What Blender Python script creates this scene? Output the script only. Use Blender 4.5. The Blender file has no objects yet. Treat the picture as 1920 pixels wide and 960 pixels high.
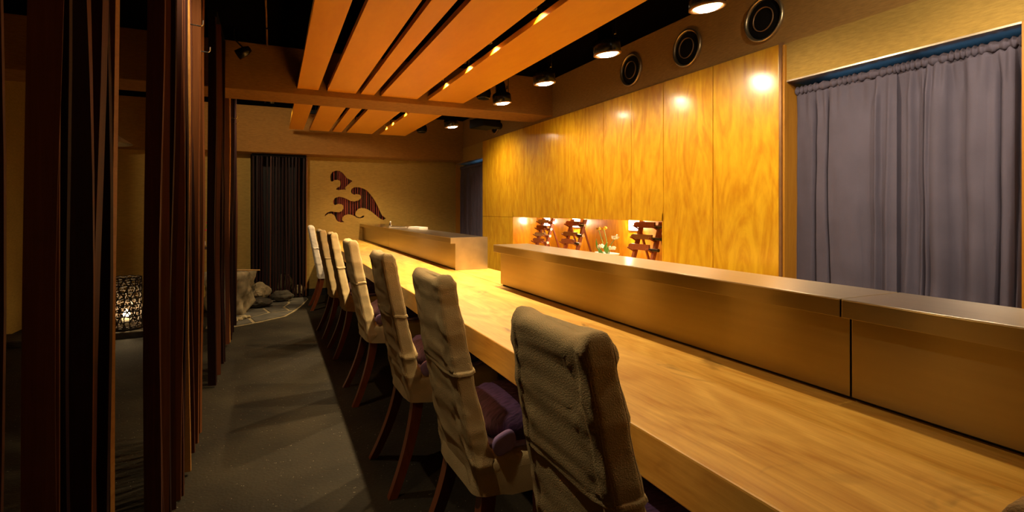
import bpy, bmesh, math, random
from mathutils import Vector, Matrix, noise
random.seed(7)
scene = bpy.context.scene
col = scene.collection
PI = math.pi

# ------------------------------------------------------------------ camera, world, exposure
H = 1.2
F_PX, YAW, Y0 = 970.0, math.atan(448 / 970.0), 394.0
cam_d = bpy.data.cameras.new('camera')
cam_d.sensor_width = 36.0
cam_d.lens = 36.0 * F_PX / 1920.0
cam_d.shift_y = -(480 - Y0) / 1920.0
cam_d.clip_start = 0.02
cam = bpy.data.objects.new('camera', cam_d)
cam.location = (0, 0, H)
cam.rotation_euler = (PI / 2, 0, -YAW)
col.objects.link(cam)
scene.camera = cam

world = bpy.data.worlds.new('world')
scene.world = world
world.use_nodes = True
bg = world.node_tree.nodes['Background']
bg.inputs[0].default_value = (0.20, 0.48, 0.85, 1)
bg.inputs[1].default_value = 0.5

vs = scene.view_settings
vs.view_transform = 'Standard'
vs.look = 'None'
vs.gamma = 1.0
vs.use_curve_mapping = False
vs.exposure = 0.35
WARM = (1.0, 0.70, 0.34)
WHITE = (1.0, 0.78, 0.50)
K = 1.0            # overall lamp strength


# ------------------------------------------------------------------ helpers
def tag(o, label=None, cat=None, group=None, kind=None):
    if label: o['label'] = label
    if cat: o['category'] = cat
    if group: o['group'] = group
    if kind: o['kind'] = kind
    return o


def empty(name, loc=(0, 0, 0), rz=0, label=None, cat=None, group=None):
    o = bpy.data.objects.new(name, None)
    o.location = loc
    o.rotation_euler = (0, 0, rz)
    o.empty_display_size = 0.1
    col.objects.link(o)
    return tag(o, label, cat, group)


class MB:
    def __init__(s):
        s.v, s.f, s.sm = [], [], []

    def add(s, vs, fs, smooth=False):
        b = len(s.v)
        s.v += [tuple(v) for v in vs]
        s.f += [tuple(i + b for i in f) for f in fs]
        s.sm += [smooth] * len(fs)
        return s

    def box(s, x0, x1, y0, y1, z0, z1, bev=0.0):
        if bev <= 0:
            v = [(x, y, z) for z in (z0, z1) for y in (y0, y1) for x in (x0, x1)]
            return s.add(v, [(0, 2, 3, 1), (4, 5, 7, 6), (0, 1, 5, 4), (2, 6, 7, 3), (0, 4, 6, 2), (1, 3, 7, 5)])
        bm = bmesh.new()
        bmesh.ops.create_cube(bm, size=1)
        for v in bm.verts:
            v.co = Vector(((x0 + x1) / 2 + v.co.x * (x1 - x0), (y0 + y1) / 2 + v.co.y * (y1 - y0), (z0 + z1) / 2 + v.co.z * (z1 - z0)))
        bmesh.ops.bevel(bm, geom=bm.edges[:], offset=bev, segments=2, affect='EDGES', profile=0.5)
        bm.verts.index_update()
        s.add([v.co[:] for v in bm.verts], [[v.index for v in f.verts] for f in bm.faces])
        bm.free()
        return s

    def tube(s, pts, r, n=8, cap=True):
        """round tube along pts; r scalar or list"""
        pts = [Vector(p) for p in pts]
        m = len(pts)
        rs = r if isinstance(r, (list, tuple)) else [r] * m
        vv, ff = [], []
        ref = Vector((0, 0, 1))
        for i, p in enumerate(pts):
            t = (pts[min(i + 1, m - 1)] - pts[max(i - 1, 0)]).normalized()
            a = t.cross(ref)
            if a.length < 1e-3: a = t.cross(Vector((1, 0, 0)))
            a.normalize(); b = t.cross(a)
            for k in range(n):
                q = 2 * PI * k / n
                vv.append(p + a * math.cos(q) * rs[i] + b * math.sin(q) * rs[i])
        for i in range(m - 1):
            for k in range(n):
                ff.append((i * n + k, i * n + (k + 1) % n, (i + 1) * n + (k + 1) % n, (i + 1) * n + k))
        s.add(vv, ff, True)
        if cap:
            s.add([vv[k] for k in range(n)], [tuple(range(n))[::-1]])
            s.add([vv[(m - 1) * n + k] for k in range(n)], [tuple(range(n))])
        return s

    def lathe(s, prof, n=24, M=None, smooth=True):
        """prof: list of (r,z); M optional matrix"""
        vv, ff = [], []
        for r, z in prof:
            for k in range(n):
                q = 2 * PI * k / n
                v = Vector((r * math.cos(q), r * math.sin(q), z))
                vv.append(M @ v if M else v)
        for i in range(len(prof) - 1):
            for k in range(n):
                ff.append((i * n + k, i * n + (k + 1) % n, (i + 1) * n + (k + 1) % n, (i + 1) * n + k))
        return s.add(vv, ff, smooth)

    def prism(s, secs):
        """loft through list of equal-length rings, capped"""
        n = len(secs[0]); vv = [p for r in secs for p in r]; ff = []
        for i in range(len(secs) - 1):
            for k in range(n):
                ff.append((i * n + k, i * n + (k + 1) % n, (i + 1) * n + (k + 1) % n, (i + 1) * n + k))
        ff.append(tuple(range(n))[::-1])
        ff.append(tuple((len(secs) - 1) * n + k for k in range(n)))
        return s.add(vv, ff)

    def grid(s, fn, nu, nv, smooth=True):
        vv = [fn(i / (nu - 1), j / (nv - 1)) for j in range(nv) for i in range(nu)]
        ff = [(j * nu + i, j * nu + i + 1, (j + 1) * nu + i + 1, (j + 1) * nu + i) for j in range(nv - 1) for i in range(nu - 1)]
        return s.add(vv, ff, smooth)

    def mesh(s, name):
        me = bpy.data.meshes.new(name)
        me.from_pydata(s.v, [], s.f)
        me.polygons.foreach_set('use_smooth', s.sm)
        bm = bmesh.new(); bm.from_mesh(me)
        bmesh.ops.recalc_face_normals(bm, faces=bm.faces[:])
        bm.to_mesh(me); bm.free()
        return me

    def build(s, name, mat, parent=None, loc=None, rot=None):
        me = s.mesh(name)
        if mat: me.materials.append(mat)
        o = bpy.data.objects.new(name, me)
        col.objects.link(o)
        if parent: o.parent = parent
        if loc: o.location = loc
        if rot: o.rotation_euler = rot
        return o


def inst(me, name, parent=None, loc=(0, 0, 0), rot=(0, 0, 0), scale=(1, 1, 1)):
    o = bpy.data.objects.new(name, me)
    o.location = loc; o.rotation_euler = rot; o.scale = scale
    if parent: o.parent = parent
    col.objects.link(o)
    return o


def copy_tree(o, parent=None):
    c = o.copy(); col.objects.link(c); c.parent = parent
    for ch in list(o.children): copy_tree(ch, c)
    return c


def solidify(o, t):
    m = o.modifiers.new('solid', 'SOLIDIFY'); m.thickness = t; m.offset = 0
    return o


# ------------------------------------------------------------------ materials
def nt(name):
    m = bpy.data.materials.new(name); m.use_nodes = True
    t = m.node_tree
    return m, t, t.nodes['Principled BSDF']


def plain(name, c, rough=0.6, metal=0.0, var=0.12, scale=20.0, bump=0.0, coat=0.0, stretch=(1, 1, 1), spec=0.5, bumpscale=None):
    m, t, p = nt(name)
    L = t.links.new
    tc = t.nodes.new('ShaderNodeTexCoord')
    mp = t.nodes.new('ShaderNodeMapping'); mp.inputs['Scale'].default_value = stretch
    L(tc.outputs['Object'], mp.inputs[0])
    n = t.nodes.new('ShaderNodeTexNoise'); n.inputs['Scale'].default_value = scale; n.inputs['Detail'].default_value = 6
    L(mp.outputs[0], n.inputs['Vector'])
    r = t.nodes.new('ShaderNodeValToRGB')
    r.color_ramp.elements[0].position = 0.3; r.color_ramp.elements[1].position = 0.7
    r.color_ramp.elements[0].color = tuple(x * (1 - var) for x in c) + (1,)
    r.color_ramp.elements[1].color = tuple(min(1, x * (1 + var)) for x in c) + (1,)
    L(n.outputs['Fac'], r.inputs[0]); L(r.outputs[0], p.inputs['Base Color'])
    p.inputs['Roughness'].default_value = rough; p.inputs['Metallic'].default_value = metal
    p.inputs['Specular IOR Level'].default_value = spec
    if coat: p.inputs['Coat Weight'].default_value = coat; p.inputs['Coat Roughness'].default_value = 0.12
    if bump:
        src = n
        if bumpscale:
            src = t.nodes.new('ShaderNodeTexNoise'); src.inputs['Scale'].default_value = bumpscale; src.inputs['Detail'].default_value = 4
            L(mp.outputs[0], src.inputs['Vector'])
        b = t.nodes.new('ShaderNodeBump'); b.inputs['Strength'].default_value = bump; b.inputs['Distance'].default_value = 0.01
        L(src.outputs['Fac'], b.inputs['Height']); L(b.outputs[0], p.inputs['Normal'])
    return m


def wood(name, c1, c2, stretch, scale=4.0, rough=0.4, coat=0.0, coat_r=0.15, dist=1.5, bump=0.03, knots=False, fine=(1, 1, 1), lo=0.32, hi=0.72, spec=0.5):
    m, t, p = nt(name)
    L = t.links.new
    tc = t.nodes.new('ShaderNodeTexCoord')
    mp = t.nodes.new('ShaderNodeMapping'); mp.inputs['Scale'].default_value = stretch
    L(tc.outputs['Object'], mp.inputs[0])
    n = t.nodes.new('ShaderNodeTexNoise'); n.inputs['Scale'].default_value = scale
    n.inputs['Detail'].default_value = 5; n.inputs['Distortion'].default_value = dist
    L(mp.outputs[0], n.inputs['Vector'])
    mp2 = t.nodes.new('ShaderNodeMapping'); mp2.inputs['Scale'].default_value = tuple(a * b for a, b in zip(stretch, fine))
    L(tc.outputs['Object'], mp2.inputs[0])
    n2 = t.nodes.new('ShaderNodeTexNoise'); n2.inputs['Scale'].default_value = scale * 9; n2.inputs['Detail'].default_value = 4
    L(mp2.outputs[0], n2.inputs['Vector'])
    mx = t.nodes.new('ShaderNodeMath'); mx.operation = 'MULTIPLY_ADD'; mx.inputs[1].default_value = 0.3
    L(n2.outputs['Fac'], mx.inputs[0])
    mm = t.nodes.new('ShaderNodeMath'); mm.operation = 'MULTIPLY'; mm.inputs[1].default_value = 0.7
    L(n.outputs['Fac'], mm.inputs[0]); L(mm.outputs[0], mx.inputs[2])
    r = t.nodes.new('ShaderNodeValToRGB')
    r.color_ramp.elements[0].position = lo; r.color_ramp.elements[1].position = hi
    r.color_ramp.elements[0].color = tuple(c1) + (1,); r.color_ramp.elements[1].color = tuple(c2) + (1,)
    L(mx.outputs[0], r.inputs[0])
    out = r.outputs[0]
    if knots:
        v = t.nodes.new('ShaderNodeTexNoise'); v.inputs['Scale'].default_value = 2.6; v.inputs['Distortion'].default_value = 2.5; v.inputs['Detail'].default_value = 3
        mp3 = t.nodes.new('ShaderNodeMapping'); mp3.inputs['Scale'].default_value = (1.6, 0.9, 1)
        L(tc.outputs['Object'], mp3.inputs[0]); L(mp3.outputs[0], v.inputs['Vector'])
        kr = t.nodes.new('ShaderNodeValToRGB'); kr.color_ramp.elements[0].position = 0.655; kr.color_ramp.elements[1].position = 0.78
        kr.color_ramp.elements[0].color = (0, 0, 0, 1); kr.color_ramp.elements[1].color = (0.8, 0.8, 0.8, 1)
        L(v.outputs['Fac'], kr.inputs[0])
        mix = t.nodes.new('ShaderNodeMixRGB'); mix.inputs[2].default_value = tuple(x * 0.4 for x in c1) + (1,)
        L(kr.outputs[0], mix.inputs[0]); L(out, mix.inputs[1]); out = mix.outputs[0]
    L(out, p.inputs['Base Color'])
    p.inputs['Roughness'].default_value = rough
    p.inputs['Specular IOR Level'].default_value = spec
    if coat:
        p.inputs['Coat Weight'].default_value = coat; p.inputs['Coat Roughness'].default_value = coat_r
        if coat >= 1: p.inputs['Coat IOR'].default_value = 1.75
    b = t.nodes.new('ShaderNodeBump'); b.inputs['Strength'].default_value = bump; b.inputs['Distance'].default_value = 0.01
    L(mx.outputs[0], b.inputs['Height']); L(b.outputs[0], p.inputs['Normal'])
    return m


def emit(name, c, s):
    m, t, p = nt(name)
    p.inputs['Base Color'].default_value = tuple(c) + (1,)
    p.inputs['Emission Color'].default_value = tuple(c) + (1,)
    p.inputs['Emission Strength'].default_value = s
    return m


M = {}
M['counter'] = wood('counter_wood', (0.48, 0.210, 0.014), (0.84, 0.525, 0.110), (3.2, 0.75, 3.2), 2.2, 0.42, 0.25, 0.3, 3.2, 0.02, knots=True, fine=(2.5, .5, 2.5), lo=.30, hi=.72)
M['panel'] = wood('figured_golden_wood', (0.66, 0.285, 0.004), (0.88, 0.50, 0.016), (2.2, 2.4, 0.60), 2.4, 0.36, 1.0, 0.165, 3.5, 0.012, fine=(.7, .7, .9), lo=0.36, hi=0.64)
M['plank'] = wood('orange_plywood', (0.68, 0.275, 0.005), (0.76, 0.345, 0.009), (2.0, 0.5, 2.0), 2.5, 0.45, 0.1, 0.3, 1.2, 0.01)
M['jamb'] = wood('jamb_wood', (0.42, 0.17, 0.01), (0.55, 0.25, 0.02), (4, 4, .6), 2.5, 0.5)
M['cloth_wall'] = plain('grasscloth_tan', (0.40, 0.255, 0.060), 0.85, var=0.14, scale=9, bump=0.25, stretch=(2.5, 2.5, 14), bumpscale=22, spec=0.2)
M['beam'] = plain('grasscloth_beam_shaded', (0.30, 0.145, 0.032), 0.85, var=0.14, scale=9, bump=0.25, stretch=(2.5, 2.5, 14), bumpscale=22, spec=0.2)  # same tan cloth as the walls, its reddish shade put into the colour
M['band'] = plain('grasscloth_band_shaded', (0.32, 0.175, 0.048), 0.85, var=0.14, scale=9, bump=0.25, stretch=(2.5, 2.5, 14), bumpscale=22, spec=0.2)  # upper wall cloth, darker and redder: shade put into the colour
M['black'] = plain('black_paint', (0.004, 0.0035, 0.0035), 0.8, var=0.2, spec=0.15)
M['ceiling'] = plain('black_ceiling', (0.0025, 0.002, 0.002), 1.0, var=0.2, spec=0.0)
M['gloss_black'] = plain('gloss_black', (0.008, 0.007, 0.006), 0.25, var=0.1)
M['dark'] = plain('dark_base', (0.012, 0.009, 0.007), 0.7, var=0.2)
M['steel'] = plain('steel_reflection_brown', (0.31, 0.225, 0.085), 0.28, 1.0, var=0.05, scale=4, bump=0.01, stretch=(1, .6, 12))  # gold reflection of the counter is put into the steel's base colour
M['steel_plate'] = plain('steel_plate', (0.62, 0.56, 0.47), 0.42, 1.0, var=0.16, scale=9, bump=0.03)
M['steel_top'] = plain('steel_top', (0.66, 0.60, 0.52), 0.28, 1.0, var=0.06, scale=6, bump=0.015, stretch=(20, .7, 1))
M['linen'] = plain('beige_slipcover', (0.62, 0.475, 0.24), 0.9, var=0.10, scale=14, bump=0.35, bumpscale=420, spec=0.15)
M['linen_lit'] = plain('spotlit_slipcover', (0.72, 0.64, 0.50), 0.9, var=0.06, scale=14, bump=0.35, bumpscale=420, spec=0.15)  # same fabric as the others, spotlight brightness put into the colour
M['leg'] = wood('reddish_leg', (0.16, 0.035, 0.010), (0.24, 0.062, 0.016), (6, 6, 1), 5, 0.35, 0.2)
M['purple'] = plain('purple_velvet', (0.085, 0.042, 0.125), 0.7, var=0.45, scale=10, bump=0.5, stretch=(3, 14, 3), spec=0.3)
M['lilac'] = plain('lilac_cloth', (0.46, 0.33, 0.70), 0.8, var=0.12, scale=20, bump=0.2)
M['curtain'] = plain('grey_purple_curtain', (0.105, 0.092, 0.130), 0.85, var=0.10, scale=5, bump=0.12, bumpscale=300, spec=0.2)
M['batten'] = wood('batten_red_brown', (0.055, 0.013, 0.004), (0.10, 0.028, 0.008), (14, 14, 1.0), 3, 0.55, spec=0.3)
M['batten_half_lit'] = wood('batten_brown_half_lit', (0.12, 0.036, 0.009), (0.19, 0.066, 0.017), (14, 14, 1.0), 3, 0.5, spec=0.3)  # for battens with lit edges, some of that light put into the colour
M['batten_dark'] = wood('batten_black_red', (0.010, 0.002, 0.0015), (0.024, 0.005, 0.003), (14, 14, 1.0), 3, 0.6, spec=0.2)
M['batten_lit'] = wood('batten_amber_lit', (0.34, 0.15, 0.032), (0.46, 0.23, 0.055), (5, 5, 20), 3, 0.5, spec=0.3)  # strongly lit battens: the gold light is put into the colour
M['stone'] = plain('garden_stone', (0.20, 0.155, 0.085), 0.9, var=0.5, scale=7, bump=0.8, spec=0.2)
M['stone_dark'] = plain('dark_stone', (0.06, 0.05, 0.035), 0.9, var=0.4, scale=9, bump=0.7, spec=0.2)
M['flag'] = plain('flagstone', (0.085, 0.076, 0.056), 0.75, var=0.35, scale=7, bump=0.3)
M['mortar'] = plain('pale_mortar', (0.30, 0.235, 0.12), 0.9, var=0.2, scale=25)
M['brass'] = plain('brass_ring', (0.60, 0.46, 0.26), 0.35, 0.9, var=0.1)
M['trim_bronze'] = plain('bronze_trim', (0.36, 0.20, 0.09), 0.4, 0.6, var=0.1)
M['chrome'] = plain('chrome_hook', (0.75, 0.75, 0.75), 0.18, 1.0, var=0.03)
M['rack'] = wood('rack_redwood', (0.20, 0.045, 0.010), (0.32, 0.085, 0.018), (6, 6, 3), 5, 0.5)
M['saya'] = wood('sheath_wood', (0.30, 0.15, 0.05), (0.42, 0.23, 0.09), (3, 8, 3), 5, 0.5)
M['white'] = plain('white_glaze', (0.80, 0.78, 0.72), 0.3, var=0.04)
M['towel'] = plain('white_towel', (0.8, 0.76, 0.68), 0.9, var=0.05, bump=0.2)
M['green'] = plain('leaf_green', (0.10, 0.26, 0.03), 0.5, var=0.3)
M['petal'] = plain('white_petal', (0.82, 0.80, 0.66), 0.6, var=0.06)
M['petal_yellow'] = plain('yellow_petal', (0.80, 0.55, 0.06), 0.6, var=0.1)
M['petal_red'] = plain('red_petal', (0.60, 0.02, 0.06), 0.6, var=0.2)
M['bamboo'] = wood('bamboo', (0.45, 0.24, 0.06), (0.60, 0.36, 0.12), (6, 6, 6), 4, 0.5)
M['paper'] = plain('paper_shade', (0.55, 0.45, 0.28), 0.8, var=0.06)
M['basket'] = plain('dark_wicker', (0.035, 0.022, 0.014), 0.6, var=0.3)
M['slat_red'] = wood('slat_red', (0.20, 0.022, 0.008), (0.34, 0.045, 0.014), (10, 10, 1), 3, 0.5)
M['glass'] = None
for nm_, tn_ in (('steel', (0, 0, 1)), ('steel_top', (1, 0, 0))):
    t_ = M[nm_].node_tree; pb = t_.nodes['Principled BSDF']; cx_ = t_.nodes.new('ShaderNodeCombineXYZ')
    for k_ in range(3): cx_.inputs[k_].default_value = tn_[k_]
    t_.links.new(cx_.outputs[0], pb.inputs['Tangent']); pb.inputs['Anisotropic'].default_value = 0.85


def mat_floor():
    m, t, p = nt('washed_stone_floor')
    L = t.links.new
    tc = t.nodes.new('ShaderNodeTexCoord')
    n = t.nodes.new('ShaderNodeTexNoise'); n.inputs['Scale'].default_value = 2.5; n.inputs['Detail'].default_value = 8
    L(tc.outputs['Object'], n.inputs['Vector'])
    r = t.nodes.new('ShaderNodeValToRGB')
    r.color_ramp.elements[0].color = (0.012, 0.009, 0.0045, 1); r.color_ramp.elements[1].color = (0.034, 0.0265, 0.0135, 1)
    r.color_ramp.elements[0].position = .3; r.color_ramp.elements[1].position = .7
    L(n.outputs['Fac'], r.inputs[0])
    v = t.nodes.new('ShaderNodeTexVoronoi'); v.inputs['Scale'].default_value = 75
    L(tc.outputs['Object'], v.inputs['Vector'])
    r2 = t.nodes.new('ShaderNodeValToRGB')
    r2.color_ramp.elements[0].position = 0.10; r2.color_ramp.elements[0].color = (1, 1, 1, 1)
    r2.color_ramp.elements[1].position = 0.20; r2.color_ramp.elements[1].color = (0, 0, 0, 1)
    L(v.outputs['Distance'], r2.inputs[0])
    n3 = t.nodes.new('ShaderNodeTexNoise'); n3.inputs['Scale'].default_value = 42
    L(tc.outputs['Object'], n3.inputs['Vector'])
    gt = t.nodes.new('ShaderNodeMath'); gt.operation = 'GREATER_THAN'; gt.inputs[1].default_value = 0.60
    L(n3.outputs['Fac'], gt.inputs[0])
    mu = t.nodes.new('ShaderNodeMath'); mu.operation = 'MULTIPLY'
    L(r2.outputs[0], mu.inputs[0]); L(gt.outputs[0], mu.inputs[1])
    mix = t.nodes.new('ShaderNodeMixRGB'); mix.inputs[2].default_value = (0.36, 0.31, 0.22, 1)
    L(mu.outputs[0], mix.inputs[0]); L(r.outputs[0], mix.inputs[1]); L(mix.outputs[0], p.inputs['Base Color'])
    p.inputs['Roughness'].default_value = 0.75; p.inputs['Specular IOR Level'].default_value = 0.25
    b = t.nodes.new('ShaderNodeBump'); b.inputs['Strength'].default_value = 0.35; b.inputs['Distance'].default_value = 0.004
    L(v.outputs['Distance'], b.inputs['Height']); L(b.outputs[0], p.inputs['Normal'])
    return m


M['floor'] = mat_floor()
mg, tg, pg = nt('window_glass')
pg.inputs['Transmission Weight'].default_value = 1.0; pg.inputs['Roughness'].default_value = 0.3; pg.inputs['IOR'].default_value = 1.1
pg.inputs['Base Color'].default_value = (0.75, 0.88, 1, 1)
M['glass'] = mg
M['lamp_glow'] = emit('lamp_glow', (1, 0.86, 0.66), 45)
M['lamp_soft'] = emit('lamp_soft', (1, 0.84, 0.60), 14)
M['box_glow'] = emit('box_glow', (1, 0.88, 0.66), 14)
M['flame'] = emit('candle_glow', (1, 0.72, 0.38), 40)


def spot(name, loc, target, watts, angle, blend=0.5, color=WARM, radius=0.03):
    d = bpy.data.lights.new(name, 'SPOT')
    d.energy = watts * K; d.color = color; d.spot_size = math.radians(angle); d.spot_blend = blend; d.shadow_soft_size = radius
    o = bpy.data.objects.new(name, d)
    o.location = loc
    o.rotation_euler = (Vector(target) - Vector(loc)).to_track_quat('-Z', 'Y').to_euler()
    col.objects.link(o)
    return o


def point(name, loc, watts, color=WARM, radius=0.02):
    d = bpy.data.lights.new(name, 'POINT')
    d.energy = watts * K; d.color = color; d.shadow_soft_size = radius
    o = bpy.data.objects.new(name, d); o.location = loc; col.objects.link(o)
    return o


# ------------------------------------------------------------------ room shell
XL, XR, YB, YF, ZC = -2.3, 2.62, -1.6, 7.8, 2.55
WT = 0.33


def struct(name, mb, mat, parent=None):
    o = mb.build(name, mat, parent)
    if not parent: o['kind'] = 'structure'
    return o


struct('floor', MB().box(XL - .2, XR + WT, YB - .2, YF + .5, -0.1, 0), M['floor'])
struct('ceiling', MB().box(XL - .2, XR + WT, YB - .2, YF + .5, ZC, ZC + .1), M['ceiling'])
struct('wall_left', MB().box(XL - .15, XL, YB - .15, YF + .45, 0, ZC), M['cloth_wall'])
struct('wall_back', MB().box(XL, XR + WT, YB - .15, YB, 0, ZC), M['dark'])

# right wall: solid with an alcove and two windows
ALY0, ALY1, ALZ0, ALZ1, ALX = 2.98, 5.61, 0.74, 1.118, 2.93
ALH = 1.175
PT = 2.138                                  # top of the golden panels
W1 = (0.975, 2.005); W2 = (6.60, 7.80); WZ0, WZ1 = 0.55, 1.928
wr = MB()
wr.box(XR, XR + WT, YB, W1[0], 0, PT)
wr.box(XR, XR + WT, W1[0], W1[1], WZ1, PT); wr.box(XR, XR + WT, W1[0], W1[1], 0, WZ0)
wr.box(XR, XR + WT, W2[0], W2[1], WZ1, PT); wr.box(XR, XR + WT, W2[0], W2[1], 0, WZ0)
wall_right = struct('wall_right', wr, M['cloth_wall'])
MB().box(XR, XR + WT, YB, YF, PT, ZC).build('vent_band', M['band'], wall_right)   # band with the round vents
core = MB()
core.box(XR, XR + WT, W1[1], ALY0, 0, PT); core.box(XR, XR + WT, ALY1, W2[0], 0, PT)
core.box(XR, XR + WT, ALY0, ALY1, ALH, PT); core.box(XR, XR + WT, ALY0, ALY1, 0, ALZ0)
core.box(ALX, XR + WT, ALY0, ALY1, ALZ0, ALH)
core.build('panel_core', M['jamb'], wall_right)
# golden panels, one piece each
PX = 2.598
g = 0.003
seams_top = [2.022, 2.508, 2.979, 3.353, 3.735, 4.508, 4.895, 5.296, 6.588]
for a, b in zip(seams_top[:-1], seams_top[1:]):
    zb = 0.0 if (b <= ALY0 + .01) else ALZ1
    if a > 5.2: zb = ALZ1
    MB().box(PX, XR, a + g, b - g, zb, PT, 0.0015).build('panel', M['panel'], wall_right)
MB().box(PX, XR, ALY1, 6.588 - g, 0.0, ALZ1 - .003, 0.0015).build('panel', M['panel'], wall_right)
for a, b in [(ALY0, 3.86), (3.86, 4.74), (4.74, ALY1)]:
    MB().box(PX, XR, a + g, b - g, 0, ALZ0 - .03, 0.0015).build('panel', M['panel'], wall_right)
al = MB()
al.box(ALX - .012, ALX, ALY0, ALY1, ALZ0, ALH)
al.box(PX, ALX - .012, ALY1 - .012, ALY1, ALZ0, ALH)
al.box(PX, ALX - .012, ALY0, ALY0 + .012, ALZ0, ALH)
al.build('alcove_lining', M['panel'], wall_right)
MB().box(2.46, ALX, ALY0, ALY1, ALZ0 - .03, ALZ0 + .006, .003).build('alcove_shelf', M['panel'], wall_right)
fr = MB()
fr.box(PX - .004, XR, 2.006, 2.021, 0, PT + .006)
fr.build('edge_strip', M['trim_bronze'], wall_right)
MB().box(PX + .004, XR + .012, 1.992, 2.005, 0, PT - .01, .002).build('edge_bead', M['jamb'], wall_right)
# window linings and frames
for i, (a, b) in enumerate((W1, W2)):
    w = MB()
    w.box(XR + .001, XR + WT, a, a + .012, WZ0, WZ1)
    w.box(XR + .001, XR + WT, b - .012, b, WZ0, WZ1)
    w.box(XR + .001, XR + WT, a, b, WZ0, WZ0 + .015)
    wo = struct('window_%d' % (i + 1), w, M['jamb'])
    f = MB(); x0, x1 = XR + .25, XR + .29
    f.box(x0, x1, a + .012, b - .012, WZ1 - .10, WZ1); f.box(x0, x1, a + .012, b - .012, WZ0 + .015, WZ0 + .05)
    for y in (a + .012, (a + b) / 2 - .02, b - .052): f.box(x0, x1, y, y + .04, WZ0 + .05, WZ1 - .10)
    wf = f.build('window_frame', M['black'], wo)
    for y in (a + .05, (a + b) / 2 + .02):
        MB().box(XR + .265, XR + .271, y, y + (b - a) / 2 - .07, WZ0 + .05, WZ1 - .10).build('pane', M['glass'], wf)
    MB().box(XR + .0, XR + .249, a + .012, b - .012, WZ1 - .008, WZ1).build('window_head', M['steel_plate'], wo)

# cross beam and far soffit
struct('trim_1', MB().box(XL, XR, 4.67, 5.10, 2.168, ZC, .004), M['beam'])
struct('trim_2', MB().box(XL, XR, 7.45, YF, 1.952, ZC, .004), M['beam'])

# far wall with the wave-shaped cut-outs (outline taken on the wall plane, openings go through the front layer)
CT, ST = math.cos(YAW), math.sin(YAW)


def on_far(px, py, Y):
    t = (px - 960) / F_PX
    d = Y / (CT - t * ST)
    return d * (t * CT + ST), H - (py - Y0) * d / F_PX


wave_a = [(270, 215), (275, 185), (300, 150), (345, 135), (390, 140), (430, 165), (460, 200), (485, 235), (520, 250), (555, 270), (520, 300), (490, 325), (455, 360), (470, 380), (420, 380), (375, 388), (345, 378), (355, 358), (385, 345), (400, 320), (402, 290), (390, 265), (360, 255), (325, 258), (295, 278), (275, 270)]
wave_b = [(535, 400), (545, 370), (580, 350), (640, 350), (700, 368), (745, 395), (785, 440), (820, 485), (850, 530), (880, 590), (905, 650), (935, 710), (985, 750), (960, 772), (920, 760), (885, 735), (850, 705), (800, 665), (750, 635), (710, 620), (670, 615), (630, 630), (600, 665), (590, 700), (610, 728), (650, 740), (690, 715), (710, 718), (695, 740), (655, 750), (610, 742), (580, 720), (545, 705), (500, 697), (455, 712), (430, 735), (420, 770), (450, 800), (400, 800), (360, 785), (340, 755), (325, 715), (290, 690), (245, 690), (200, 725), (200, 705), (230, 675), (280, 660), (335, 668), (380, 672), (420, 655), (440, 620), (435, 585), (410, 568), (370, 565), (330, 580), (310, 560), (305, 525), (330, 490), (380, 470), (430, 480), (480, 500), (530, 525), (580, 532), (630, 520), (660, 495), (668, 470), (650, 448), (610, 438), (575, 445), (545, 430)]
WAVES = [[on_far(580 + x / 6.857, 300 + y / 6.857, YF) for x, y in w] for w in (wave_a, wave_b)]
cu = bpy.data.curves.new('wave_wall', 'CURVE'); cu.dimensions = '2D'; cu.fill_mode = 'BOTH'; cu.extrude = 0.02


def loop(pts):
    sp = cu.splines.new('POLY'); sp.points.add(len(pts) - 1); sp.use_cyclic_u = True
    for q, p in zip(sp.points, pts): q.co = (p[0], p[1], 0, 1)


FWX0 = 0.425
loop([(FWX0, 0), (XR + WT, 0), (XR + WT, ZC), (FWX0, ZC)])
for w in WAVES: loop(w)
tmp = bpy.data.objects.new('tmp', cu); col.objects.link(tmp)
dg = bpy.context.evaluated_depsgraph_get()
me = bpy.data.meshes.new_from_object(tmp.evaluated_get(dg))
bpy.data.objects.remove(tmp)
me.transform(Matrix.Translation((0, YF + .02, 0)) @ Matrix.Rotation(PI / 2, 4, 'X'))
me.materials.clear(); me.materials.append(M['cloth_wall'])
me.name = 'wall_far'
wall_far = bpy.data.objects.new('wall_far', me); col.objects.link(wall_far); wall_far['kind'] = 'structure'
MB().box(FWX0, XR + WT, YF + .30, YF + .36, 0, ZC).build('niche_back', M['dark'], wall_far)
MB().box(FWX0, FWX0 + .03, YF + .04, YF + .42, 0, ZC).build('niche_side', M['dark'], wall_far)
xs = [p[0] for w in WAVES for p in w]
xw = min(xs) - .03
while xw < max(xs) + .03:
    MB().box(xw, xw + random.uniform(.010, .016), YF + .055, YF + .075, .9, 1.9).build('backing_slat', M['slat_red'] if random.random() < .55 else M['batten'], wall_far)
    xw += random.uniform(.020, .034)
# left part of the far wall, with the dark passage beside it
struct('wall_passage', MB().box(XL, -.275, YF, YF + .05, 0, ZC), M['cloth_wall'])
struct('wall_niche', MB().box(-.325, FWX0, YF + .38, YF + .42, 0, ZC).box(-.325, -.275, YF + .05, YF + .38, 0, ZC), M['dark'])
struct('baseboard_far', MB().box(FWX0 - .004, XR + WT, YF - .014, YF, 0, .095, .003), M['dark'])

# ------------------------------------------------------------------ counter
CZ, CE, CB = 0.768, 0.660, 1.197
ct = empty('sushi_counter', (0.9, 3.1, 0), label='long thick pale-wood sushi counter running to the wave-cut wall', cat='counter')


def cpart(name, mb, mat):
    o = mb.build(name, mat); o.parent = ct; o.matrix_parent_inverse = Matrix.Translation((-0.9, -3.1, 0)); return o


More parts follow.
